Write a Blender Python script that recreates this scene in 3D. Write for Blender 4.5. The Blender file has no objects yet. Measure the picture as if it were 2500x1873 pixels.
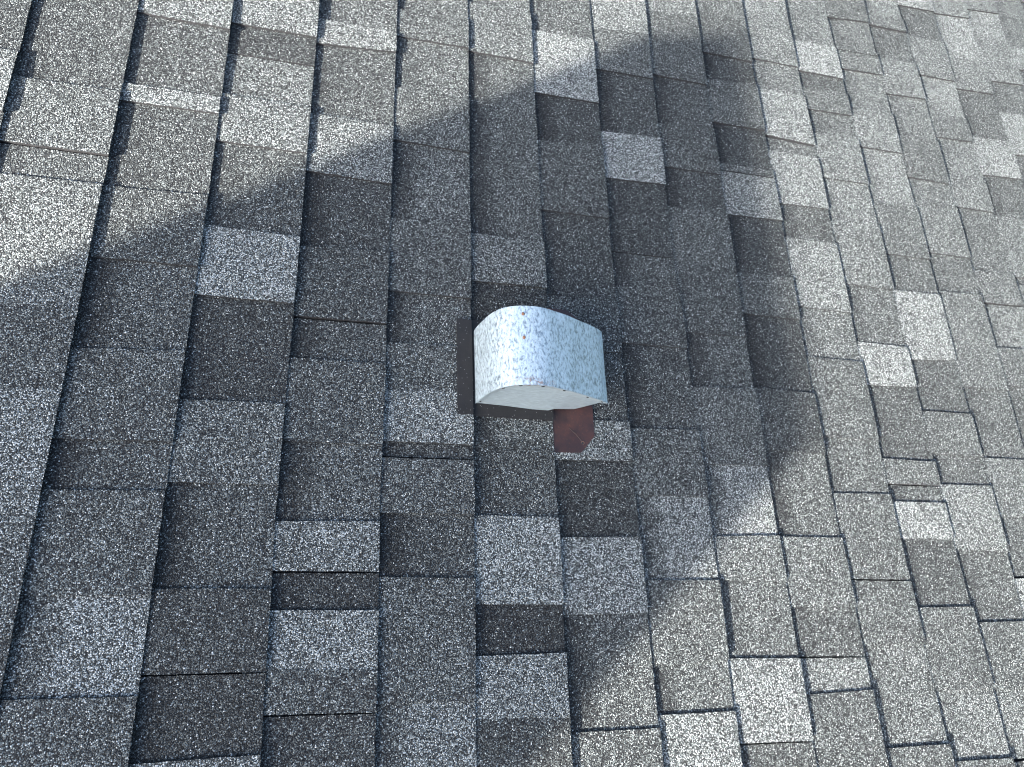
import bpy, math, random
from mathutils import Vector, Matrix, noise

# ------------------------------------------------------------------ camera, sky, sun, exposure
scene = bpy.context.scene
PITCH = math.radians(18.4)                       # 4:12 roof; roof frame: x = down the slope, y = along the courses, z = normal
ROOF = Matrix.Rotation(PITCH, 4, 'Y')

cam_data = bpy.data.cameras.new('camera')
cam_data.sensor_width = 36.0
cam_data.lens = 1527.3 / 2500.0 * 36.0
cam_data.clip_start = 0.02
cam_data.clip_end = 2000.0
cam = bpy.data.objects.new('camera', cam_data)
scene.collection.objects.link(cam)
cam.matrix_world = ROOF @ Matrix(((0.951066, -0.062479, -0.302604, 0.465016),
                                  (-0.033991, 0.952243, -0.303444, 0.0),
                                  (0.307111, 0.298881, 0.903522, 0.969955),
                                  (0, 0, 0, 1)))
scene.camera = cam

SUN_ALPHA, SUN_GRAZE = math.radians(33.0), math.radians(20.0)   # sun direction measured against the roof plane
to_sun_roof = Vector((-math.cos(SUN_ALPHA) * math.cos(SUN_GRAZE), -math.sin(SUN_ALPHA) * math.cos(SUN_GRAZE), math.sin(SUN_GRAZE)))
to_sun = (ROOF.to_3x3() @ to_sun_roof).normalized()

world = bpy.data.worlds.new('World')
scene.world = world
world.use_nodes = True
wn = world.node_tree
wn.nodes.clear()
sky = wn.nodes.new('ShaderNodeTexSky')
sky.sky_type = 'NISHITA'
sky.sun_disc = False
sky.air_density = 1.2
sky.dust_density = 9.0
sky.ozone_density = 5.0
sky.sun_elevation = math.asin(to_sun.z)
sky.sun_rotation = math.atan2(to_sun.x, to_sun.y)
bg = wn.nodes.new('ShaderNodeBackground')
bg.inputs['Strength'].default_value = 0.105
wo = wn.nodes.new('ShaderNodeOutputWorld')
wn.links.new(sky.outputs[0], bg.inputs[0])
wn.links.new(bg.outputs[0], wo.inputs[0])

sun_data = bpy.data.lights.new('sun', 'SUN')
sun_data.energy = 4.8
sun_data.angle = math.radians(0.55)
sun_data.color = (1.0, 0.945, 0.88)
sun = bpy.data.objects.new('sun', sun_data)
scene.collection.objects.link(sun)
sun.rotation_euler = to_sun.to_track_quat('Z', 'Y').to_euler()

scene.view_settings.view_transform = 'Standard'
scene.view_settings.look = 'None'
scene.view_settings.exposure = 2.25
scene.view_settings.gamma = 1.0
scene.view_settings.use_curve_mapping = False

scene.cycles.use_denoising = True
scene.cycles.filter_width = 1.15

random.seed(7)
COL = scene.collection
E = 0.143                                        # exposure of one course

EDGE_OFFSET = {
 0: [(0.669, -0.0007), (0.917, -0.0028)],
 1: [(-0.104, -0.0055), (0.107, -0.003), (0.476, -0.0003), (0.964, 0.0005)],
 2: [(-0.195, -0.0039), (0.107, -0.0031), (0.496, 0.0011), (1.011, 0.0018)],
 3: [(-0.211, 0.0027), (0.107, -0.0024), (0.516, 0.001), (1.057, 0.0033)],
 4: [(-0.227, 0.0025), (0.107, 0.0001), (0.536, 0.0025), (1.104, 0.0049)],
 5: [(-0.242, -0.0009), (0.107, 0.0019), (0.556, 0.0024), (1.151, 0.0048)],
 6: [(-0.257, -0.0012), (0.107, -0.0008), (0.576, 0.0005), (1.195, -0.0005)],
 7: [(-0.273, 0.0041), (0.107, 0.0022), (0.595, -0.0018), (1.242, 0.0012)],
 8: [(-0.289, 0.001), (0.108, 0.0023), (0.615, -0.0053), (1.288, 0.0013)],
 9: [(-0.304, 0.003), (0.108, -0.0018), (0.635, -0.0035), (1.334, -0.0009)],
 10: [(-0.32, 0.0046), (0.108, -0.0039), (0.655, -0.0021), (1.381, 0.0003)],
 11: [(-0.336, 0.0083), (0.108, -0.0025), (0.675, -0.0025), (1.426, -0.0011)],
 12: [(-0.351, 0.01), (0.108, -0.0059), (0.695, -0.0037), (1.472, -0.0024)],
 13: [(0.108, -0.0055), (0.714, -0.0072), (1.52, 0.0017)],
 14: [(0.734, -0.0084), (1.564, -0.0042)],
 15: [(0.753, -0.0126), (1.611, -0.003)],
 16: [(1.658, 0.0001)],
 17: [(1.707, 0.0085)],
 18: [(1.752, 0.0049)],
}
TRACED = {
 1: [(0.7691, 0.7705, "s", 0.42, "R", 0), (0.6501, 0.6485, "j", 0.6, "T", 0), (0.5946, 0.5959, "s", 0.5, "R", 0), (0.515, 0.5226, "c", 0.68, "T", 0), (0.3875, 0.3948, "c", 0.7, "T", 0), (0.2657, 0.2721, "s", 0.5, "T", 0), (0.1059, 0.1043, "s", 0.82, "T", 0), (-0.0307, -0.0394, "c", 0.62, "T", 0), (-0.1289, -0.137, "s", 0.4, "R", 0)],
 2: [(0.9433, 0.941, "s", 0.72, "T", 0), (0.7951, 0.7956, "j", 0.42, "R", 0), (0.76, 0.7618, "s", 0.8, "T", 0), (0.5988, 0.6027, "s", 0.4, "R", 0), (0.4781, 0.4772, "s", 0.45, "T", 0), (0.3337, 0.3383, "c", 0.48, "R", 1), (0.2052, 0.2042, "s", 0.5, "T", 0), (0.1362, 0.1356, "s", 0.5, "R", 1), (0.0063, 0.0008, "s", 0.55, "T", 0), (-0.1116, -0.1184, "s", 0.9, "R", 1), (-0.2273, -0.2392, "s", 0.55, "T", 0)],
 3: [(0.9633, 0.9662, "s", 0.75, "T", 0), (0.899, 0.901, "j", 0.28, "R", 0), (0.8084, 0.8069, "s", 0.62, "R", 0), (0.7133, 0.7124, "c", 0.68, "T", 0), (0.5534, 0.5481, "s", 0.42, "R", 0), (0.4336, 0.4306, "s", 0.92, "T", 0), (0.267, 0.2664, "s", 0.25, "R", 0), (0.1491, 0.146, "s", 0.62, "T", 0), (0.0084, 0.0033, "s", 0.48, "R", 1), (-0.0961, -0.1013, "j", 0.33, "T", 0), (-0.1936, -0.1975, "s", 0.25, "R", 0), (-0.2743, -0.2816, "s", 0.85, "T", 0)],
 4: [(1.0168, 1.0187, "s", 0.55, "R", 0), (0.9594, 0.9726, "s", 0.75, "T", 0), (0.8016, 0.8012, "s", 0.42, "R", 0), (0.6825, 0.6784, "s", 0.68, "T", 0), (0.5367, 0.5436, "c", 0.3, "R", 1), (0.4115, 0.4097, "j", 0.36, "T", 0), (0.3416, 0.3406, "c", 0.42, "R", 1), (0.2117, 0.2092, "s", 0.46, "T", 0), (0.0944, 0.0932, "s", 0.5, "R", 1), (0.0259, 0.0208, "j", 0.75, "T", 0), (-0.0248, -0.0307, "s", 0.2, "R", 0), (-0.0984, -0.1084, "c", 0.85, "T", 0), (-0.1544, -0.1621, "j", 0.5, "T", 0), (-0.2685, -0.2777, "s", 0.38, "R", 0)],
 5: [(1.0878, 1.0956, "s", 0.55, "R", 0), (1.0187, 1.0235, "c", 0.5, "T", 0), (0.8959, 0.8952, "s", 0.52, "R", 0), (0.7777, 0.7737, "s", 0.5, "T", 0), (0.6126, 0.6242, "c", 0.55, "R", 1), (0.4743, 0.4724, "s", 0.45, "T", 0), (0.3802, 0.3816, "c", 0.48, "R", 1), (0.2979, 0.3017, "c", 0.5, "T", 0), (0.2169, 0.2139, "s", 0.85, "T", 0), (0.1919, 0.1892, "j", 0.33, "R", 0), (0.107, 0.1038, "s", 0.5, "T", 0), (0.0146, 0.0085, "s", 0.36, "R", 1), (-0.1515, -0.1576, "s", 0.52, "T", 0), (-0.2869, -0.2929, "s", 0.8, "R", 1)],
 6: [(1.1514, 1.1549, "s", 0.6, "R", 0), (1.0235, 1.023, "c", 0.6, "T", 0), (0.7445, 0.743, "s", 0.45, "R", 1), (0.6047, 0.6036, "c", 0.42, "R", 1), (0.5104, 0.5097, "s", 0.62, "T", 0), (0.3654, 0.3667, "s", 0.22, "R", 0), (0.2254, 0.2235, "c", 0.62, "R", 1), (0.1026, 0.0985, "s", 0.42, "R", 0), (-0.0284, -0.0343, "s", 0.88, "T", 0), (-0.1007, -0.1041, "s", 0.12, "R", 0), (-0.1823, -0.1923, "c", 0.8, "T", 0), (-0.3001, -0.3105, "s", 0.35, "T", 0)],
 7: [(1.1178, 1.1227, "s", 0.5, "R", 0), (0.9548, 0.9567, "s", 0.88, "T", 0), (0.8364, 0.8503, "c", 0.24, "R", 1), (0.6788, 0.6771, "s", 0.38, "T", 0), (0.5006, 0.5013, "j", 0.27, "R", 0), (0.3936, 0.3955, "s", 0.4, "T", 0), (0.2649, 0.2643, "c", 0.32, "R", 0), (0.1949, 0.1944, "s", 0.72, "T", 0), (0.0673, 0.0656, "s", 0.22, "R", 0), (-0.0499, -0.0536, "s", 0.82, "T", 0), (-0.214, -0.2207, "s", 0.5, "R", 1), (-0.3231, -0.3315, "s", 0.48, "T", 0)],
 8: [(1.1688, 1.1818, "s", 0.75, "T", 0), (1.0541, 1.0571, "s", 0.5, "T", 0), (0.8889, 0.8983, "s", 0.3, "R", 1), (0.7769, 0.7819, "s", 0.9, "T", 0), (0.6096, 0.6095, "j", 0.18, "R", 0), (0.5339, 0.5359, "c", 0.36, "R", 1), (0.4182, 0.4164, "s", 0.36, "T", 0), (0.2545, 0.2551, "c", 0.34, "R", 1), (0.1382, 0.1344, "s", 0.48, "T", 0), (-0.0034, -0.0078, "s", 0.8, "R", 1), (-0.1342, -0.1321, "c", 0.5, "T", 0), (-0.2043, -0.209, "s", 0.55, "R", 1), (-0.3156, -0.3214, "j", 0.8, "T", 0)],
 9: [(1.2621, 1.2774, "c", 0.65, "T", 0), (1.0765, 1.0775, "s", 0.42, "T", 0), (0.942, 0.9544, "c", 0.34, "R", 1), (0.8326, 0.8333, "s", 0.36, "T", 0), (0.7323, 0.7333, "s", 0.28, "R", 1), (0.603, 0.608, "c", 0.42, "T", 0), (0.4529, 0.4522, "s", 0.36, "T", 0), (0.3413, 0.3421, "c", 0.4, "R", 1), (0.1949, 0.1937, "s", 0.5, "T", 0), (0.0654, 0.0652, "s", 0.85, "R", 1), (-0.0065, -0.0144, "c", 0.62, "T", 0), (-0.1321, -0.1395, "s", 0.52, "R", 0), (-0.2583, -0.2666, "j", 0.8, "T", 0), (-0.3545, -0.364, "s", 0.45, "R", 0)],
 10: [(1.3081, 1.3152, "s", 0.5, "T", 0), (1.1815, 1.1833, "s", 0.35, "T", 0), (1.101, 1.1107, "c", 0.2, "R", 1), (0.9801, 0.9819, "s", 0.42, "T", 0), (0.8683, 0.8707, "s", 0.22, "R", 1), (0.8502, 0.851, "j", 0.45, "T", 0), (0.7384, 0.7425, "s", 0.72, "T", 0), (0.5995, 0.6015, "s", 0.22, "R", 1), (0.5077, 0.5041, "s", 0.42, "T", 0), (0.3488, 0.3423, "c", 0.2, "R", 1), (0.2242, 0.2205, "c", 0.3, "T", 0), (0.0638, 0.0591, "s", 0.5, "R", 1), (-0.0564, -0.0625, "c", 0.55, "T", 0), (-0.1395, -0.1468, "j", 0.42, "R", 0), (-0.1983, -0.2, "s", 0.72, "R", 0), (-0.3555, -0.361, "s", 0.48, "T", 0)],
 11: [(1.3483, 1.3518, "s", 0.7, "T", 0), (1.2033, 1.2053, "c", 0.62, "T", 0), (1.1107, 1.1132, "s", 0.55, "R", 0), (0.975, 0.9687, "j", 0.75, "T", 0), (0.9341, 0.9327, "s", 0.5, "R", 0), (0.7919, 0.7959, "s", 0.75, "T", 0), (0.7034, 0.704, "s", 0.38, "R", 0), (0.539, 0.5352, "c", 0.72, "T", 0), (0.4253, 0.4212, "s", 0.58, "R", 0), (0.2584, 0.2502, "c", 0.5, "T", 0), (0.1437, 0.1418, "s", 0.5, "R", 0), (-0.0154, -0.0214, "j", 0.5, "T", 0), (-0.1264, -0.1329, "c", 0.5, "T", 0), (-0.2932, -0.2996, "s", 0.6, "R", 0), (-0.3907, -0.3969, "s", 0.5, "T", 0)],
 12: [(1.2994, 1.305, "s", 0.6, "R", 0), (1.2027, 1.205, "s", 0.85, "T", 0), (1.1519, 1.1544, "j", 0.36, "R", 0), (1.0848, 1.091, "c", 0.5, "T", 0), (1.0159, 1.0192, "s", 0.46, "R", 0), (0.8881, 0.8884, "c", 0.62, "T", 0), (0.7699, 0.7729, "s", 0.66, "R", 0), (0.6095, 0.6072, "c", 0.6, "T", 0), (0.4699, 0.4669, "s", 0.5, "R", 0), (0.3726, 0.3744, "s", 0.85, "T", 0), (0.2154, 0.2105, "s", 0.38, "R", 0), (0.163, 0.1599, "j", 0.52, "T", 0), (0.1288, 0.1254, "s", 0.45, "R", 0), (0.0566, 0.0533, "s", 0.82, "T", 0), (-0.071, -0.0749, "s", 0.36, "R", 0), (-0.2147, -0.2189, "c", 0.5, "T", 0), (-0.3292, -0.3359, "s", 0.66, "R", 0), (-0.4152, -0.4241, "s", 0.5, "T", 0)],
 13: [(1.4188, 1.4374, "c", 0.45, "T", 0), (1.32, 1.3274, "s", 0.52, "R", 0), (1.3091, 1.3162, "j", 0.5, "T", 0), (1.2472, 1.2555, "c", 0.52, "T", 0), (1.1174, 1.1262, "s", 0.58, "R", 0), (1.0046, 1.0066, "c", 0.65, "T", 0), (0.8436, 0.8451, "s", 0.7, "R", 0), (0.7053, 0.7042, "c", 0.5, "T", 0), (0.6103, 0.61, "s", 0.46, "R", 0), (0.4398, 0.4477, "s", 0.8, "T", 0), (0.3245, 0.3221, "j", 0.4, "R", 0), (0.2306, 0.2246, "c", 0.52, "T", 0), (0.1642, 0.1616, "s", 0.46, "R", 0), (0.0324, 0.0276, "s", 0.7, "T", 0), (-0.1043, -0.1085, "s", 0.45, "R", 0), (-0.2238, -0.229, "c", 0.5, "T", 0), (-0.3399, -0.3467, "s", 0.68, "R", 0)],
 14: [(1.4815, 1.4858, "s", 0.65, "R", 0), (1.4374, 1.441, "j", 0.48, "T", 0), (1.3218, 1.3289, "s", 0.42, "R", 0), (1.2015, 1.2102, "c", 0.62, "T", 0), (1.067, 1.074, "s", 0.55, "R", 0), (0.9427, 0.9407, "c", 0.46, "T", 0), (0.8697, 0.8722, "s", 0.55, "R", 0), (0.7286, 0.7266, "c", 0.58, "T", 0), (0.6249, 0.626, "s", 0.46, "R", 0), (0.4527, 0.4483, "s", 0.56, "T", 0), (0.387, 0.3839, "c", 0.55, "T", 0), (0.2246, 0.221, "s", 0.46, "R", 0), (0.0987, 0.094, "c", 0.6, "T", 0), (-0.022, -0.0277, "s", 0.5, "R", 0)],
 15: [(1.5529, 1.5643, "s", 0.8, "T", 0), (1.4395, 1.4484, "s", 0.38, "R", 0), (1.3034, 1.3078, "c", 0.6, "T", 0), (1.1748, 1.1779, "s", 0.7, "R", 0), (1.095, 1.1017, "c", 0.5, "T", 0), (0.9731, 0.9795, "s", 0.6, "R", 0), (0.8806, 0.8798, "c", 0.6, "T", 0), (0.6983, 0.6979, "s", 0.5, "R", 0), (0.6096, 0.6105, "j", 0.56, "T", 0), (0.4936, 0.4947, "s", 0.62, "R", 0), (0.3989, 0.3954, "c", 0.52, "T", 0), (0.2349, 0.2292, "s", 0.45, "R", 0)],
 16: [(1.5675, 1.5825, "s", 0.64, "T", 0), (1.4063, 1.4145, "s", 0.78, "R", 0), (1.2891, 1.2992, "s", 0.6, "T", 0), (1.1259, 1.1337, "s", 0.42, "R", 0), (1.0027, 1.0115, "s", 0.78, "T", 0), (0.8761, 0.8767, "s", 0.4, "R", 0), (0.6979, 0.6945, "s", 0.58, "T", 0), (0.6795, 0.6768, "j", 0.5, "R", 0), (0.5563, 0.5564, "s", 0.55, "T", 0)],
 17: [(1.6296, 1.6507, "c", 0.58, "T", 0), (1.5265, 1.5369, "s", 0.76, "R", 0), (1.3571, 1.3699, "s", 0.62, "T", 0), (1.2454, 1.2526, "s", 0.45, "R", 0), (1.0992, 1.1045, "s", 0.76, "T", 0), (0.9706, 0.9756, "s", 0.48, "R", 0)],
 18: [(1.5256, 1.5357, "s", 0.52, "R", 0), (1.4381, 1.4497, "s", 0.7, "T", 0), (1.2957, 1.3058, "s", 0.45, "R", 0)],
}

# ------------------------------------------------------------------ materials
def new_mat(name):
    m = bpy.data.materials.new(name)
    m.use_nodes = True
    nt = m.node_tree
    nt.nodes.clear()
    out = nt.nodes.new('ShaderNodeOutputMaterial')
    b = nt.nodes.new('ShaderNodeBsdfPrincipled')
    nt.links.new(b.outputs[0], out.inputs[0])
    return m, nt, b


class NT:
    """small helper around a node tree"""
    def __init__(self, nt):
        self.nt = nt

    def node(self, t, **kw):
        n = self.nt.nodes.new(t)
        for k, v in kw.items():
            setattr(n, k, v)
        return n

    def put(self, sock, v):
        if hasattr(v, 'is_output'):
            self.nt.links.new(v, sock)
        else:
            sock.default_value = v

    def math(self, op, a, b=0.0, c=0.0, clamp=False):
        n = self.node('ShaderNodeMath', operation=op)
        n.use_clamp = clamp
        self.put(n.inputs[0], a)
        self.put(n.inputs[1], b)
        self.put(n.inputs[2], c)
        return n.outputs[0]

    def attr(self, name, out='Fac'):
        n = self.node('ShaderNodeAttribute', attribute_type='GEOMETRY', attribute_name=name)
        return n.outputs[out]

    def noise(self, vec, scale, detail=2.0, rough=0.5):
        n = self.node('ShaderNodeTexNoise')
        self.put(n.inputs['Vector'], vec)
        n.inputs['Scale'].default_value = scale
        n.inputs['Detail'].default_value = detail
        n.inputs['Roughness'].default_value = rough
        return n.outputs['Fac']

    def voronoi(self, vec, scale, feature='F1', rnd=1.0):
        n = self.node('ShaderNodeTexVoronoi', feature=feature)
        self.put(n.inputs['Vector'], vec)
        n.inputs['Scale'].default_value = scale
        n.inputs['Randomness'].default_value = rnd
        return n

    def ramp(self, fac, stops, interp='LINEAR'):
        n = self.node('ShaderNodeValToRGB')
        cr = n.color_ramp
        cr.interpolation = interp
        while len(cr.elements) < len(stops):
            cr.elements.new(0.5)
        for e, (p, c) in zip(cr.elements, stops):
            e.position = p
            e.color = (*c, 1.0) if len(c) == 3 else c
        self.put(n.inputs[0], fac)
        return n.outputs[0]

    def mix(self, fac, a, b, blend='MIX'):
        n = self.node('ShaderNodeMix', data_type='RGBA', blend_type=blend)
        self.put(n.inputs[0], fac)
        self.put(n.inputs[6], a)
        self.put(n.inputs[7], b)
        return n.outputs[2]

    def mapr(self, v, a, b, c, d):
        n = self.node('ShaderNodeMapRange')
        self.put(n.inputs[0], v)
        for i, x in enumerate((a, b, c, d)):
            n.inputs[i + 1].default_value = x
        return n.outputs[0]

    def bump(self, h, strength, dist):
        n = self.node('ShaderNodeBump')
        n.inputs['Strength'].default_value = strength
        n.inputs['Distance'].default_value = dist
        self.put(n.inputs['Height'], h)
        return n.outputs[0]

    def scalevec(self, vec, s):
        n = self.node('ShaderNodeVectorMath', operation='MULTIPLY')
        self.put(n.inputs[0], vec)
        n.inputs[1].default_value = s
        return n.outputs[0]


def granule_material():
    m, nt, b = new_mat('shingle_granules')
    T = NT(nt)
    rp = T.attr('rp', 'Vector')
    tone, band, sf = T.attr('tone'), T.attr('band'), T.attr('sfrac')
    # ceramic granules, each about 2 mm with a colour of its own
    v1 = T.voronoi(rp, 590.0)
    sep = T.node('ShaderNodeSeparateColor')
    nt.links.new(v1.outputs['Color'], sep.inputs[0])
    r, g2 = sep.outputs[0], sep.outputs[1]
    v2 = T.voronoi(rp, 1100.0)
    sep2 = T.node('ShaderNodeSeparateColor')
    nt.links.new(v2.outputs['Color'], sep2.inputs[0])
    rr = T.math('ADD', T.math('MULTIPLY', r, 0.78), T.math('MULTIPLY', sep2.outputs[0], 0.22))
    clump = T.math('SUBTRACT', T.noise(rp, 150.0, 2.0), 0.5)
    drift = T.math('SUBTRACT', T.noise(rp, 17.0, 3.0, 0.6), 0.5)
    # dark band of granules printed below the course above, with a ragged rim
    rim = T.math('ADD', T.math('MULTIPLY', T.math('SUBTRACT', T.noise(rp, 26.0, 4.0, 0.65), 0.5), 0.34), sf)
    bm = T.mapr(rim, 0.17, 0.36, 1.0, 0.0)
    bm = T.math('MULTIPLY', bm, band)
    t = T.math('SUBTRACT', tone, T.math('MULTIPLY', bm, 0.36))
    t = T.math('ADD', t, T.math('MULTIPLY', drift, 0.24))
    v = T.math('ADD', T.math('MULTIPLY', T.math('SUBTRACT', rr, 0.06), 1.0), T.math('MULTIPLY', T.math('SUBTRACT', t, 0.42), 0.54))
    v = T.math('ADD', v, T.math('MULTIPLY', clump, 0.16))
    v = T.math('ADD', v, T.mapr(g2, 0.88, 0.95, 0.0, 0.42), clamp=True)      # scattered white granules in every blend
    col = T.ramp(v, [(0.0, (.012, .013, .014)), (0.28, (.033, .037, .039)), (0.52, (.088, .097, .096)),
                     (0.72, (.195, .217, .206)), (0.90, (.415, .455, .432)), (1.0, (.71, .745, .72))])
    # bituminous film between granules
    gap = T.mapr(v1.outputs['Distance'], 0.34, 0.72, 1.0, 0.12)
    col = T.mix(1.0, col, gap, 'MULTIPLY')
    nt.links.new(col, b.inputs['Base Color'])
    b.inputs['Roughness'].default_value = 0.82
    b.inputs['Specular IOR Level'].default_value = 0.35
    h = T.math('ADD', T.math('MULTIPLY', v1.outputs['Distance'], -1.0), T.math('MULTIPLY', g2, 0.7))
    h = T.math('ADD', h, T.math('MULTIPLY', v2.outputs['Distance'], -0.3))
    nt.links.new(T.bump(h, 1.0, 0.0017), b.inputs['Normal'])
    return m


def edge_material():
    m, nt, b = new_mat('asphalt_edge')
    T = NT(nt)
    rp = T.attr('rp', 'Vector')
    c = T.ramp(T.noise(rp, 700.0, 2.0), [(0.35, (.006, .006, .007)), (0.62, (.022, .022, .024)), (0.78, (.035, .035, .035))])
    nt.links.new(c, b.inputs['Base Color'])
    b.inputs['Roughness'].default_value = 0.85
    nt.links.new(T.bump(T.noise(rp, 600.0, 2.0), 0.6, 0.001), b.inputs['Normal'])
    return m


GRAN = granule_material()
EDGE = edge_material()


def plain(name, color, rough=0.7, metal=0.0):
    m, nt, b = new_mat(name)
    b.inputs['Base Color'].default_value = (*color, 1)
    b.inputs['Roughness'].default_value = rough
    b.inputs['Metallic'].default_value = metal
    return m


def noisy(name, stops, scale, rough=0.7, metal=0.0, bump=0.0, bdist=0.001, detail=5.0, stretch=(1, 1, 1)):
    m, nt, b = new_mat(name)
    T = NT(nt)
    tc = T.node('ShaderNodeTexCoord').outputs['Object']
    vec = T.scalevec(tc, stretch)
    n = T.noise(vec, scale, detail, 0.6)
    nt.links.new(T.ramp(n, stops), b.inputs['Base Color'])
    b.inputs['Roughness'].default_value = rough
    b.inputs['Metallic'].default_value = metal
    if bump:
        nt.links.new(T.bump(n, bump, bdist), b.inputs['Normal'])
    return m


# ------------------------------------------------------------------ mesh helpers
def link(name, me, parent=None):
    o = bpy.data.objects.new(name, me)
    COL.objects.link(o)
    if parent is not None:
        o.parent = parent
    return o


def mesh_from(name, verts, faces, mats, midx=None, smooth=False):
    me = bpy.data.meshes.new(name)
    me.from_pydata(verts, [], faces)
    for mt in mats:
        me.materials.append(mt)
    if midx:
        me.polygons.foreach_set('material_index', midx)
    if smooth:
        me.polygons.foreach_set('use_smooth', [True] * len(me.polygons))
    me.update()
    return me


# ------------------------------------------------------------------ the roof
deck_v, deck_f = [], []


def box(vs, fs, x0, x1, y0, y1, z0, z1):
    i = len(vs)
    vs += [(x, y, z) for x in (x0, x1) for y in (y0, y1) for z in (z0, z1)]
    fs += [tuple(i + k for k in q) for q in ((0, 1, 3, 2), (4, 6, 7, 5), (0, 4, 5, 1), (2, 3, 7, 6), (0, 2, 6, 4), (1, 5, 7, 3))]


V_RIDGE, V_EAVE, U_MIN, U_MAX = -4.60, 4.10, -4.2, 5.6
box(deck_v, deck_f, V_RIDGE, V_EAVE, U_MIN, U_MAX, -0.06, -0.004)
FELT = noisy('roofing_felt', [(0.3, (.010, .010, .011)), (0.7, (.024, .023, .023))], 60.0, 0.9)
roof = link('roof', mesh_from('roof', deck_v, deck_f, [FELT]))
roof.matrix_world = ROOF
roof['kind'] = 'structure'
roof['label'] = 'sloping roof of grey laminated asphalt shingles'


def edge_v(k, u):
    """butt line of course k at position u along the roof"""
    base = k * E + 0.0011 * noise.noise((k * 7.3, u * 5.0, 1.0))
    pts = EDGE_OFFSET.get(k)
    if not pts:
        return base
    if u <= pts[0][0]:
        o = pts[0][1]
    elif u >= pts[-1][0]:
        o = pts[-1][1]
    else:
        o = 0.0
        for (a, oa), (b_, ob) in zip(pts, pts[1:]):
            if a <= u <= b_:
                o = oa + (ob - oa) * (u - a) / (b_ - a)
                break
    return base + o


def course_z(c, s, u):
    """height of the lower layer of course c; s = 0 at the butt above, 1 at its own butt"""
    lift = 0.0022 * max(0.0, noise.noise((u * 3.1, c * 5.7, 0.4)) + 0.15)
    wave = 0.0009 * noise.noise((u * 9.0, c * 3.0 + s * 1.2, 2.2))
    sp = max(s, 0.0)
    return 0.0030 + 0.0066 * s + lift * sp * sp * sp + wave * max(0.0, min(1.0, s + .2))


class Buf:
    def __init__(self):
        self.v, self.f, self.mi = [], [], []
        self.tone, self.band, self.sf = [], [], []

    def vert(self, co, t, b, s):
        self.v.append(co)
        self.tone.append(t)
        self.band.append(b)
        self.sf.append(s)
        return len(self.v) - 1

    def mesh(self, name, origin=(0, 0, 0)):
        ox, oy, oz = origin
        me = mesh_from(name, [(x - ox, y - oy, z - oz) for x, y, z in self.v], self.f, [GRAN, EDGE], self.mi)
        me.polygons.foreach_set('use_smooth', [i == 0 for i in self.mi])
        for nm, dat in (('tone', self.tone), ('band', self.band), ('sfrac', self.sf)):
            a = me.attributes.new(nm, 'FLOAT', 'POINT')
            a.data.foreach_set('value', dat)
        a = me.attributes.new('rp', 'FLOAT_VECTOR', 'POINT')
        a.data.foreach_set('vector', [x for co in self.v for x in co])
        return me


def tab(buf, c, hi, lo, k_hi, k_lo, tone, height, band, fine=True):
    """one tab of course c between two cuts; hi / lo = (u at the butt above, u at its own butt)"""
    rng = random.Random(int(c * 1000 + hi[0] * 977))
    raised = height == 'T'
    h = (0.0038 if raised else 0.0) + rng.uniform(-.00035, .00035)
    grow = 0.0004 if raised else 0.0001
    g_hi = -0.0013 if k_hi == 'j' else grow
    g_lo = -0.0013 if k_lo == 'j' else grow
    length = abs(hi[0] - lo[0])
    ns = 16 if fine else 3
    nu = max(3, int(length / 0.007)) if fine else 2
    ss = [-0.20] + [i / ns for i in range(ns + 1)]
    jit = 0.0007 if fine else 0.0
    idx = []
    seed = rng.uniform(0, 50)
    for i, s in enumerate(ss):
        row = []
        a = lo[0] + (lo[1] - lo[0]) * s - g_lo
        b_ = hi[0] + (hi[1] - hi[0]) * s + g_hi
        a += jit * noise.noise((s * 40.0, seed, 0.0)) * 1.4
        b_ += jit * noise.noise((s * 40.0, seed, 9.0)) * 1.4
        for j in range(nu + 1):
            u = a + (b_ - a) * j / nu
            e0, e1 = edge_v(c - 1, u), edge_v(c, u)
            v = e0 + (e1 - e0) * s
            z = course_z(c, s, u) + h
            if i == len(ss) - 1:
                v += jit * (noise.noise((u * 260.0, c * 9.1, 3.0)) * 1.2 + rng.uniform(-.4, .4))
                z -= 0.0004
            if j in (0, nu):
                z -= 0.0003
            row.append(buf.vert((v, u, z), tone, band, s))
        idx.append(row)
    for i in range(len(ss) - 1):
        for j in range(nu):
            buf.f.append((idx[i][j], idx[i + 1][j], idx[i + 1][j + 1], idx[i][j + 1]))
            buf.mi.append(0)
    # cut edges
    loop = [idx[i][0] for i in range(len(ss))] + idx[-1][1:] + [idx[i][nu] for i in range(len(ss) - 2, -1, -1)]
    top = [buf.vert(buf.v[q], tone, band, buf.sf[q]) for q in loop]
    butt = set(idx[-1])
    bot = []
    for q in loop:
        x, y, z = buf.v[q]
        if q in butt:
            x -= 0.0035                          # the butt is undercut, which leaves a dark crevice
        bot.append(buf.vert((x, y, z - (0.0100 if raised else 0.0070)), tone, band, buf.sf[q]))
    for a in range(len(loop) - 1):
        buf.f.append((top[a], bot[a], bot[a + 1], top[a + 1]))
        buf.mi.append(1)


covered = {}
for c, rows in TRACED.items():
    first = rows[0]
    start = 0.11 + 0.05 * ((c * 37) % 5) / 5
    start = max(start, 0.95 + 0.33 * c * E - first[0])
    prev = (first[0] + start, first[1] + start)
    pk = 's'
    top_u = max(prev)
    for (uL, uR, kind, tone, height, band) in rows:
        bf = Buf()
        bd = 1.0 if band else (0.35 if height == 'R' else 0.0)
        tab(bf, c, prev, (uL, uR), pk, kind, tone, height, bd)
        org = ((c - 0.5) * E, (prev[0] + uL) / 2, 0.006)
        o = link('shingle', bf.mesh('shingle', org), roof)
        o.location = org
        prev, pk = (uL, uR), kind
    covered[c] = (min(prev), top_u)

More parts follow.
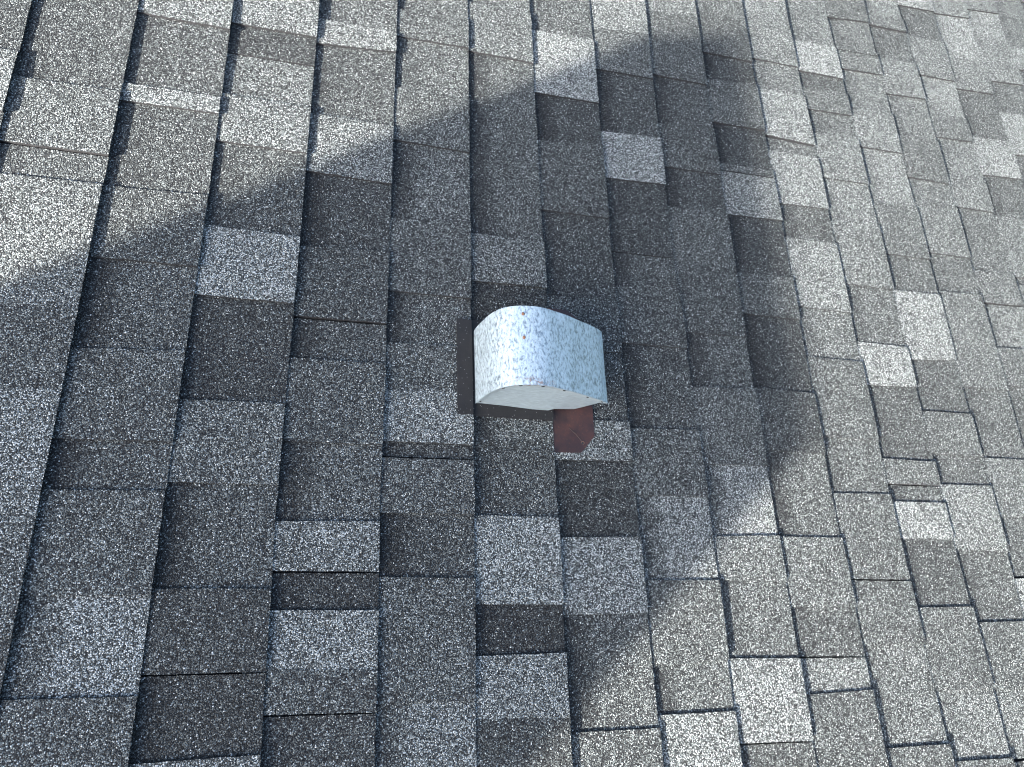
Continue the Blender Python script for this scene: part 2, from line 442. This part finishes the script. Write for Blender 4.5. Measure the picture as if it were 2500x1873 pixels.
# the rest of the roof beyond the picture, joined
field = Buf()
rnd = random.Random(11)
c0, c1 = int(V_RIDGE / E) + 1, int(V_EAVE / E)
for c in range(c0, c1 + 1):
    spans = [(U_MIN, U_MAX)]
    if c in covered:
        a, b_ = covered[c]
        spans = [(U_MIN, a), (b_, U_MAX)]
    raised = rnd.random() < .5
    for a, b_ in spans:
        u = b_
        while u > a:
            n = max(a, u - rnd.uniform(0.09, 0.22))
            tone = rnd.uniform(.45, .85) if raised else rnd.uniform(.2, .55)
            near = -0.6 < c * E < 3.2 and -1.0 < u < 2.4
            tab(field, c, (u, u), (n, n), 's', 'j' if rnd.random() < .15 else 's', tone, 'T' if raised else 'R', 0.0 if raised else 0.6, fine=near)
            u = n
            raised = not raised
fo = link('outlying_shingles', field.mesh('outlying_shingles'), roof)
fo['kind'] = 'stuff'

# ------------------------------------------------------------------ the vent
VO = Vector((0.80, 0.345, 0.0))                  # its base in the roof frame


def galvanised(name, spangle=True):
    m, nt, b = new_mat(name)
    T = NT(nt)
    tc = T.node('ShaderNodeTexCoord').outputs['Object']
    if spangle:
        warp = T.node('ShaderNodeTexNoise')
        warp.inputs['Scale'].default_value = 120.0
        nt.links.new(tc, warp.inputs['Vector'])
        wv = T.node('ShaderNodeVectorMath', operation='MULTIPLY_ADD')
        nt.links.new(warp.outputs['Color'], wv.inputs[0])
        wv.inputs[1].default_value = (.006, .006, .006)
        nt.links.new(tc, wv.inputs[2])
        vec = T.scalevec(wv.outputs[0], (1.0, 0.50, 1.0))
        n1 = T.noise(vec, 270.0, 3.0, 0.6)
        n2 = T.noise(tc, 18.0, 3.0)
        f = T.math('ADD', n1, T.math('MULTIPLY', T.math('SUBTRACT', n2, 0.5), 0.16))
        c = T.ramp(f, [(0.32, (.20, .25, .28)), (0.42, (.33, .40, .43)), (0.49, (.46, .555, .59)), (0.64, (.55, .65, .685))])
        rgh = T.mapr(f, 0.36, 0.50, 0.34, 0.60)
        hh = f
    else:
        vec = T.scalevec(tc, (0.35, 1.0, 1.6))
        n1 = T.noise(vec, 260.0, 4.0, 0.65)
        c = T.ramp(n1, [(0.30, (.32, .39, .42)), (0.55, (.45, .535, .57)), (0.75, (.57, .66, .69))])
        rgh = T.mapr(n1, 0.3, 0.7, 0.35, 0.5)
        hh = n1
    # rust weeping from the seam
    rust = T.attr('rust')
    rn = T.noise(tc, 160.0, 4.0, 0.7)
    rf = T.math('MULTIPLY', rust, T.mapr(rn, 0.50, 0.62, 0.0, 1.0), clamp=True)
    c = T.mix(rf, c, (.32, .15, .07, 1))
    nt.links.new(c, b.inputs['Base Color'])
    nt.links.new(rgh, b.inputs['Roughness'])
    b.inputs['Metallic'].default_value = 0.45
    nt.links.new(T.bump(hh, 0.5, 0.0016), b.inputs['Normal'])
    return m


GALV = galvanised('weathered_galvanised_steel')
GALV_CAP = galvanised('galvanised_end_cap', False)
DARK = plain('dark_dimple', (.012, .012, .013), 0.6)
RUST = noisy('rust_spot', [(0.3, (.15, .07, .04)), (0.7, (.30, .16, .10))], 300.0, 0.85)

vent = bpy.data.objects.new('roof_vent', None)
COL.objects.link(vent)
vent.matrix_world = ROOF @ Matrix.Translation(VO)
vent['label'] = 'small pale galvanised metal hood vent with curved top, set among the grey shingles'
vent['category'] = 'roof vent'

U0, U1 = 0.2838, 0.4130
PROFILE = [(.7212, .006), (.7216, .024), (.7232, .044), (.7258, .065), (.7300, .0850), (.7375, .1035), (.7480, .1155), (.7620, .1235), (.7780, .1275),
           (.7950, .1280), (.8120, .1245), (.8310, .1170), (.8520, .1080), (.8730, .0970), (.8940, .0855), (.9100, .0765), (.9263, .0670), (.9400, .0560)]


def smooth_profile(pts, n=4):
    out = []
    for i in range(len(pts) - 1):
        p0, p1, p2, p3 = pts[max(i - 1, 0)], pts[i], pts[i + 1], pts[min(i + 2, len(pts) - 1)]
        for k in range(n):
            t = k / n
            out.append(tuple(0.5 * (2 * b + (c - a) * t + (2 * a - 5 * b + 4 * c - d) * t * t + (3 * b - a - 3 * c + d) * t ** 3)
                             for a, b, c, d in zip(p0, p1, p2, p3)))
    out.append(pts[-1])
    return out


PS = smooth_profile(PROFILE)


def inset(pts, d):
    out = []
    for i, (x, z) in enumerate(pts):
        a, b = pts[max(i - 1, 0)], pts[min(i + 1, len(pts) - 1)]
        tx, tz = b[0] - a[0], b[1] - a[1]
        l = math.hypot(tx, tz)
        out.append((x + tz / l * d, z - tx / l * d))
    return out


def rustattr(me, fn):
    a = me.attributes.new('rust', 'FLOAT', 'POINT')
    a.data.foreach_set('value', [fn(v.co) for v in me.vertices])


def local(co):
    return (co[0] - VO.x, co[1] - VO.y, co[2] - VO.z)


# hood: bent sheet 1.2 mm thick
NU = 26
outer, inner = PS, inset(PS, 0.0012)
vs, fs = [], []
np_ = len(outer)
for layer in (outer, inner):
    for i, (x, z) in enumerate(layer):
        for j in range(NU + 1):
            u = U0 + (U1 - U0) * j / NU
            dent = 0.0007 * noise.noise((x * 28, u * 22, z * 20))
            vs.append(local((x + dent * .4, u, z + dent * (1 if i > 8 else .2))))
off = np_ * (NU + 1)
ix = lambda l, i, j: l * off + i * (NU + 1) + j
for i in range(np_ - 1):
    for j in range(NU):
        fs.append((ix(0, i, j), ix(0, i, j + 1), ix(0, i + 1, j + 1), ix(0, i + 1, j)))
        fs.append((ix(1, i, j), ix(1, i + 1, j), ix(1, i + 1, j + 1), ix(1, i, j + 1)))
    fs.append((ix(0, i, 0), ix(0, i + 1, 0), ix(1, i + 1, 0), ix(1, i, 0)))
    fs.append((ix(0, i, NU), ix(1, i, NU), ix(1, i + 1, NU), ix(0, i + 1, NU)))
for j in range(NU):
    fs.append((ix(0, np_ - 1, j), ix(0, np_ - 1, j + 1), ix(1, np_ - 1, j + 1), ix(1, np_ - 1, j)))
me = mesh_from('hood', vs, fs, [GALV], None, True)
rustattr(me, lambda co: max(0.0, 1 - abs(co.y + VO.y - U0 - .004) / .010) * max(0.0, 1 - abs(co.x + VO.x - .785) / .05))
me.set_sharp_from_angle(angle=math.radians(40))
hood = link('hood', me, vent)


# end caps: flat plates closing the hood, notched where the throat meets the mouth
def cap_outline(d):
    return [(x, z) for x, z in inset(PS, d)] + [(.9250, .0385), (.9110, .0240), (.8973, .0130), (.8890, .0142), (.8760, .0172), (.8568, .0208),
                                                (.8548, .0196), (.8468, .0128), (.8200, .0110), (.7700, .0080), (.7222, .0062)]


def lean(x, z):
    """the lower rim of the near cap leans out a few millimetres"""
    t = max(0.0, min(1.0, (x - .722) / .125))
    side = t * t * (3 - 2 * t) * .0085 + .002
    if x > .852:
        side *= max(0.0, 1 - (x - .852) / .088)
    return -side * max(0.0, min(1.0, (.11 - z) / .10))


def plate(name, u, thick, outline, mat, flare, parent=vent):
    cx_, cz_ = .812, .058
    vs, fs, n, rings = [], [], len(outline), (1.0, .8, .6, .4, .2)
    for th in (0.0, thick):
        for r in rings:
            for x, z in outline:
                x, z = cx_ + (x - cx_) * r, cz_ + (z - cz_) * r
                vs.append(local((x, u + th + flare * lean(x, z), z)))
        vs.append(local((cx_, u + th + flare * lean(cx_, cz_), cz_)))
    m_ = n * len(rings) + 1
    for s_ in (0, 1):
        o_ = s_ * m_
        for k in range(len(rings) - 1):
            for i in range(n):
                q = (o_ + k * n + i, o_ + k * n + (i + 1) % n, o_ + (k + 1) * n + (i + 1) % n, o_ + (k + 1) * n + i)
                fs.append(q if s_ == 0 else q[::-1])
        for i in range(n):
            q = (o_ + (len(rings) - 1) * n + i, o_ + (len(rings) - 1) * n + (i + 1) % n, o_ + m_ - 1)
            fs.append(q if s_ == 0 else q[::-1])
    for i in range(n):
        fs.append((i, m_ + i, m_ + (i + 1) % n, (i + 1) % n))
    me = mesh_from(name, vs, fs, [mat], None, True)
    me.set_sharp_from_angle(angle=math.radians(40))
    rustattr(me, lambda co: max(0.0, (co.z - .100) / .03) * .6)
    return link(name, me, parent)


cap = plate('end_cap', U0 + 0.0035, 0.0012, cap_outline(0.0013), GALV_CAP, 1.0)
cap['label'] = 'flat end cap with a riveted seam, facing the viewer'
plate('end_cap', U1 - 0.0045, 0.0012, cap_outline(0.0013), GALV_CAP, 0.0)

# folded seam along the near rim
rim_o, rim_i = inset(PS, 0.0004), inset(PS, 0.0105)
sel = range(2, np_)
vs = []
for d in (U0 - 0.0008, U0 + 0.0030):
    for ring in (rim_o, rim_i):
        vs += [local((ring[i][0], d + (0.0016 if ring is rim_i and d < U0 else 0), ring[i][1])) for i in sel]
n = len(sel)
fs = []
for i in range(n - 1):
    fs += [(i, i + 1, n + i + 1, n + i), (2 * n + i, 3 * n + i, 3 * n + i + 1, 2 * n + i + 1), (i, 2 * n + i, 2 * n + i + 1, i + 1), (n + i, n + i + 1, 3 * n + i + 1, 3 * n + i)]
fs += [(0, n, 3 * n, 2 * n), (n - 1, 3 * n - 1, 4 * n - 1, 2 * n - 1)]
me = mesh_from('seam', vs, fs, [GALV_CAP])
rustattr(me, lambda co: max(0.0, 1 - abs(co.x + VO.x - .785) / .06))
seam = link('seam', me, vent)


def disc(name, centre, rx, rz, mat, normal, parent, h=0.0008, tang=(1, 0, 0)):
    """low domed spot: a rivet head or dimple"""
    nrm = Vector(normal).normalized()
    t1 = (Vector(tang) - nrm * Vector(tang).dot(nrm)).normalized()
    t2 = nrm.cross(t1)
    c = Vector(local(centre))
    vs, fs = [], []
    N = 12
    for k, (rr, hh) in enumerate(((1.0, -0.0004), (0.85, h * .6), (0.45, h))):
        for a in range(N):
            an = 2 * math.pi * a / N
            vs.append(tuple(c + t1 * (rx * rr * math.cos(an)) + t2 * (rz * rr * math.sin(an)) + nrm * hh))
    vs.append(tuple(c + nrm * h))
    for k in range(2):
        for a in range(N):
            fs.append((k * N + a, k * N + (a + 1) % N, (k + 1) * N + (a + 1) % N, (k + 1) * N + a))
    for a in range(N):
        fs.append((2 * N + a, 2 * N + (a + 1) % N, 3 * N))
    return link(name, mesh_from(name, vs, fs, [mat], None, True), parent)


mid = inset(PS, 0.0050)
for fr in (.06, .30, .425, .555, .69, .83, .965):
    i = int(fr * (np_ - 1))
    a, b_ = PS[max(i - 1, 0)], PS[min(i + 1, np_ - 1)]
    disc('rivet', (mid[i][0], U0 - 0.0006, mid[i][1]), 0.0030, 0.0015, DARK, (0, -1, 0), seam, 0.0006, (b_[0] - a[0], 0, b_[1] - a[1]))

# rusted nail heads on the curved top
for q in (0.3990, 0.3595):
    k = min(range(np_), key=lambda i: abs(PS[i][0] - .7705) + (0 if PS[i][1] > .1 else 1))
    a, b_ = PS[k - 1], PS[k + 1]
    disc('rusted_nail', (PS[k][0], q, PS[k][1] + .0006), 0.0026, 0.0029, RUST, (-(b_[1] - a[1]), 0, b_[0] - a[0]), vent, 0.0010)

# throat under the mouth
vs, fs = [], []
box(vs, fs, .8530, .8542, U0 + .006, U1 - .006, 0.001, 0.050)
me = mesh_from('throat', [local(v) for v in vs], fs, [GALV_CAP])
rustattr(me, lambda co: 0.0)
link('throat', me, vent)


def draped(name, outline_fn, v0, v1, nv, nu, zfn, thick, mat):
    """thin sheet lying on the shingles; outline_fn(v) gives (u0, u1)"""
    vs, fs = [], []
    for d in (thick, 0.0):
        for i in range(nv + 1):
            v = v0 + (v1 - v0) * i / nv
            a, b_ = outline_fn(v)
            for j in range(nu + 1):
                u = a + (b_ - a) * j / nu
                vs.append(local((v, u, zfn(v, u) + d)))
    m_ = (nv + 1) * (nu + 1)
    q = lambda i, j: i * (nu + 1) + j
    for i in range(nv):
        for j in range(nu):
            fs.append((q(i, j), q(i + 1, j), q(i + 1, j + 1), q(i, j + 1)))
            fs.append(tuple(m_ + x for x in (q(i, j), q(i, j + 1), q(i + 1, j + 1), q(i + 1, j))))
    per = [q(i, 0) for i in range(nv + 1)] + [q(nv, j) for j in range(1, nu + 1)] + [q(i, nu) for i in range(nv - 1, -1, -1)] + [q(0, j) for j in range(nu - 1, 0, -1)]
    for a, b_ in zip(per, per[1:] + per[:1]):
        fs.append((a, m_ + a, m_ + b_, b_))
    return link(name, mesh_from(name, vs, fs, [mat]), vent)


def surf(c):
    return lambda v, u: course_z(c, (v - edge_v(c - 1, u)) / (edge_v(c, u) - edge_v(c - 1, u)), u) + 0.0036


m, nt, b = new_mat('black_flashing')
T = NT(nt)
tc = T.node('ShaderNodeTexCoord').outputs['Object']
c = T.ramp(T.noise(tc, 40.0, 5.0, 0.6), [(0.3, (.0055, .0050, .0047)), (0.7, (.012, .0108, .0100))])
sp = T.voronoi(tc, 190.0)
spk = T.math('LESS_THAN', sp.outputs['Distance'], 0.085)
c = T.mix(spk, c, (.35, .35, .34, 1))
nt.links.new(c, b.inputs['Base Color'])
b.inputs['Roughness'].default_value = 0.72
nt.links.new(T.bump(T.noise(tc, 500.0, 3.0), 0.35, 0.0006), b.inputs['Normal'])
FLASH = m

wob = lambda v, k: 0.0016 * noise.noise((v * 45, k, 0.0)) + 0.0007 * noise.noise((v * 260, k, 4.0))
draped('flashing', lambda v: (.2637 + wob(v, 1), .4312 + wob(v, 2)), .6905, .7165, 8, 24, lambda v, u: surf(5)(v, u), .0012, FLASH)
draped('flashing', lambda v: (.2630 - .004 * (v - .7155) / .142 + wob(v, 3), .4330 + wob(v, 4)), .7168, .8572, 24, 24, lambda v, u: surf(6)(v, u), .0012, FLASH)

# rust-brown apron on the course below
m, nt, b = new_mat('rusted_apron')
T = NT(nt)
tc = T.node('ShaderNodeTexCoord').outputs['Object']
n1 = T.noise(tc, 26.0, 6.0, 0.62)
c = T.ramp(n1, [(0.30, (.014, .009, .008)), (0.50, (.034, .015, .012)), (0.68, (.066, .024, .017)), (0.85, (.13, .055, .032))])
c = T.mix(T.mapr(T.noise(tc, 240.0, 3.0, .6),   .58, .75, 0, .22), c, (.20, .075, .03, 1))
nt.links.new(c, b.inputs['Base Color'])
nt.links.new(T.mapr(n1, .3, .7, .38, .62), b.inputs['Roughness'])
b.inputs['Specular IOR Level'].default_value = 0.5
nt.links.new(T.bump(T.noise(tc, 60.0, 4.0), 0.3, 0.0015), b.inputs['Normal'])
APRON = m


def apron_out(v):
    a, b_ = .2066, .4712
    if v > .9066:
        a += (v - .9066) / (.9322 - .9066) * .0292
    if v > .8955:
        b_ -= (v - .8955) / (.9322 - .8955) * .028
    return a, b_


apron = draped('apron', apron_out, .8582, .9330, 22, 40, lambda v, u: surf(7)(v, u) + 0.0004 * noise.noise((v * 40, u * 30, 5)), .0010, APRON)
apron['label'] = 'rust-brown metal flange showing below the hood'
zt = surf(7)(.9101, .2236) + .0011
disc('nail_hole', (.9101, .2236, zt), 0.0026, 0.0026, DARK, (0, 0, 1), apron, 0.0004)
disc('rust_ring', (.9108, .2240, zt - .0002), 0.0036, 0.0034, RUST, (0, 0, 1), apron, 0.0003)
vs, fs = [], []
A, B = Vector((.8870, .2490)), Vector((.9085, .2265))
side = (B - A).orthogonal().normalized() * .0004
for P in (A, (A + B) / 2 + Vector((.001, .001)), B):
    for sgn in (-1, 1):
        q = P + side * sgn
        vs.append(local((q.x, q.y, surf(7)(q.x, q.y) + .0017)))
for P in (A, (A + B) / 2 + Vector((.001, .001)), B):
    for sgn in (-1, 1):
        q = P + side * sgn
        vs.append(local((q.x, q.y, surf(7)(q.x, q.y) + .0008)))
fs = [(0, 2, 3, 1), (2, 4, 5, 3), (0, 6, 8, 2), (2, 8, 10, 4), (1, 3, 9, 7), (3, 5, 11, 9)]
link('scratch', mesh_from('scratch', vs, fs, [plain('scratch_metal', (.075, .05, .04), .5)]), apron)

# ------------------------------------------------------------------ beyond the picture: a guessed chimney shaped to cast the roof shadow, the rest of the house, the lawn
BRICK = None
m, nt, b = new_mat('chimney_brick')
T = NT(nt)
tc = T.node('ShaderNodeTexCoord').outputs['Object']
sx = T.node('ShaderNodeSeparateXYZ')
nt.links.new(tc, sx.inputs[0])
cb = T.node('ShaderNodeCombineXYZ')
nt.links.new(T.math('ADD', sx.outputs[0], sx.outputs[1]), cb.inputs[0])
nt.links.new(sx.outputs[2], cb.inputs[1])
bt = T.node('ShaderNodeTexBrick')
nt.links.new(cb.outputs[0], bt.inputs['Vector'])
bt.inputs['Scale'].default_value = 1.0
bt.inputs['Brick Width'].default_value = 0.22
bt.inputs['Row Height'].default_value = 0.075
bt.inputs['Mortar Size'].default_value = 0.006
bt.inputs['Color1'].default_value = (.26, .11, .075, 1)
bt.inputs['Color2'].default_value = (.20, .085, .06, 1)
bt.inputs['Mortar'].default_value = (.35, .33, .30, 1)
nt.links.new(bt.outputs[0], b.inputs['Base Color'])
b.inputs['Roughness'].default_value = 0.9
BRICK = m
CONC = noisy('chimney_cap', [(0.3, (.28, .27, .26)), (0.7, (.38, .37, .35))], 12.0, 0.9)

DIST = 6.0
edge_hi = Vector((1.415, 1.265, 0.008)) + to_sun_roof * DIST      # roof-frame corners of the top edge that throws the tip of the shadow
edge_lo = Vector((1.415, 0.255, 0.008)) + to_sun_roof * DIST
wh, wl = ROOF @ edge_hi, ROOF @ edge_lo
CW, CD = wh.y - wl.y, 0.16  # unseen chimney: width and thin depth sized only to fit the shadow
chim = bpy.data.objects.new('chimney', None)
COL.objects.link(chim)
base_z = (ROOF @ Vector((-2.7, 0, 0))).z - 0.40
chim.location = (wh.x - CD / 2, (wh.y + wl.y) / 2, base_z)
chim['label'] = 'guessed brick chimney up the slope, outside the frame, shaped to throw the shadow around the vent'
chim['category'] = 'chimney'
H = wh.z - base_z
vs, fs = [], []
box(vs, fs, -CD / 2, CD / 2, -CW / 2, CW / 2, 0, H - .08)
vs = [(x, y + math.copysign(.12 * (H - z), y), z) for x, y, z in vs]   # shaft widens towards its foot to fit the shadow's sides
link('shaft', mesh_from('shaft', vs, fs, [BRICK]), chim)
vs, fs = [], []
box(vs, fs, -CD / 2 - .002, CD / 2 + .002, -CW / 2 - .002, CW / 2 + .002, H - .08, H)
link('cap', mesh_from('cap', vs, fs, [CONC]), chim)

house = bpy.data.objects.new('house', None)
COL.objects.link(house)
ridge = ROOF @ Vector((V_RIDGE, 0, -.01))
eave = ROOF @ Vector((V_EAVE, 0, -.06))
GZ = eave.z - 2.7
house.location = (ridge.x, 0, GZ)
house['label'] = 'pale walls and back slope of the house under the roof, outside the frame'
house['category'] = 'house'
SIDING = noisy('house_siding', [(0.3, (.50, .48, .44)), (0.7, (.58, .56, .52))], 3.0, 0.8)
vs, fs = [], []
w = eave.x - ridge.x - .5
z_e = eave.z - GZ + .5 * math.tan(PITCH) - .02
z_r = ridge.z - GZ - .09
y0, y1 = U_MIN + .3, U_MAX - .3
prof = [(-w, 0), (w, 0), (w, z_e), (0, z_r), (-w, z_e)]
vs = [(x, y0, z) for x, z in prof] + [(x, y1, z) for x, z in prof]
fs = [(0, 1, 2, 3, 4), (9, 8, 7, 6, 5)] + [(i, 5 + i, 5 + (i + 1) % 5, (i + 1) % 5) for i in range(5)]
link('wall', mesh_from('wall', vs, fs, [SIDING]), house)
L = V_EAVE - V_RIDGE
vs, fs = [], []
box(vs, fs, -L * math.cos(PITCH), 0, U_MIN, U_MAX, 0, .06)
vs = [(x, y, z + x * math.tan(PITCH) + ridge.z - GZ - .04) for x, y, z in vs]
link('back_slope', mesh_from('back_slope', vs, fs, [noisy('back_slope_shingles', [(0.3, (.05, .05, .052)), (0.7, (.16, .16, .16))], 180.0, 0.9)]), house)

vs = [(-600, -600, GZ), (600, -600, GZ), (600, 600, GZ), (-600, 600, GZ)]
g = link('ground', mesh_from('ground', vs, [(0, 1, 2, 3)], [noisy('lawn', [(0.3, (.035, .055, .018)), (0.7, (.07, .10, .035))], 4.0, 0.95)]))
g['kind'] = 'structure'
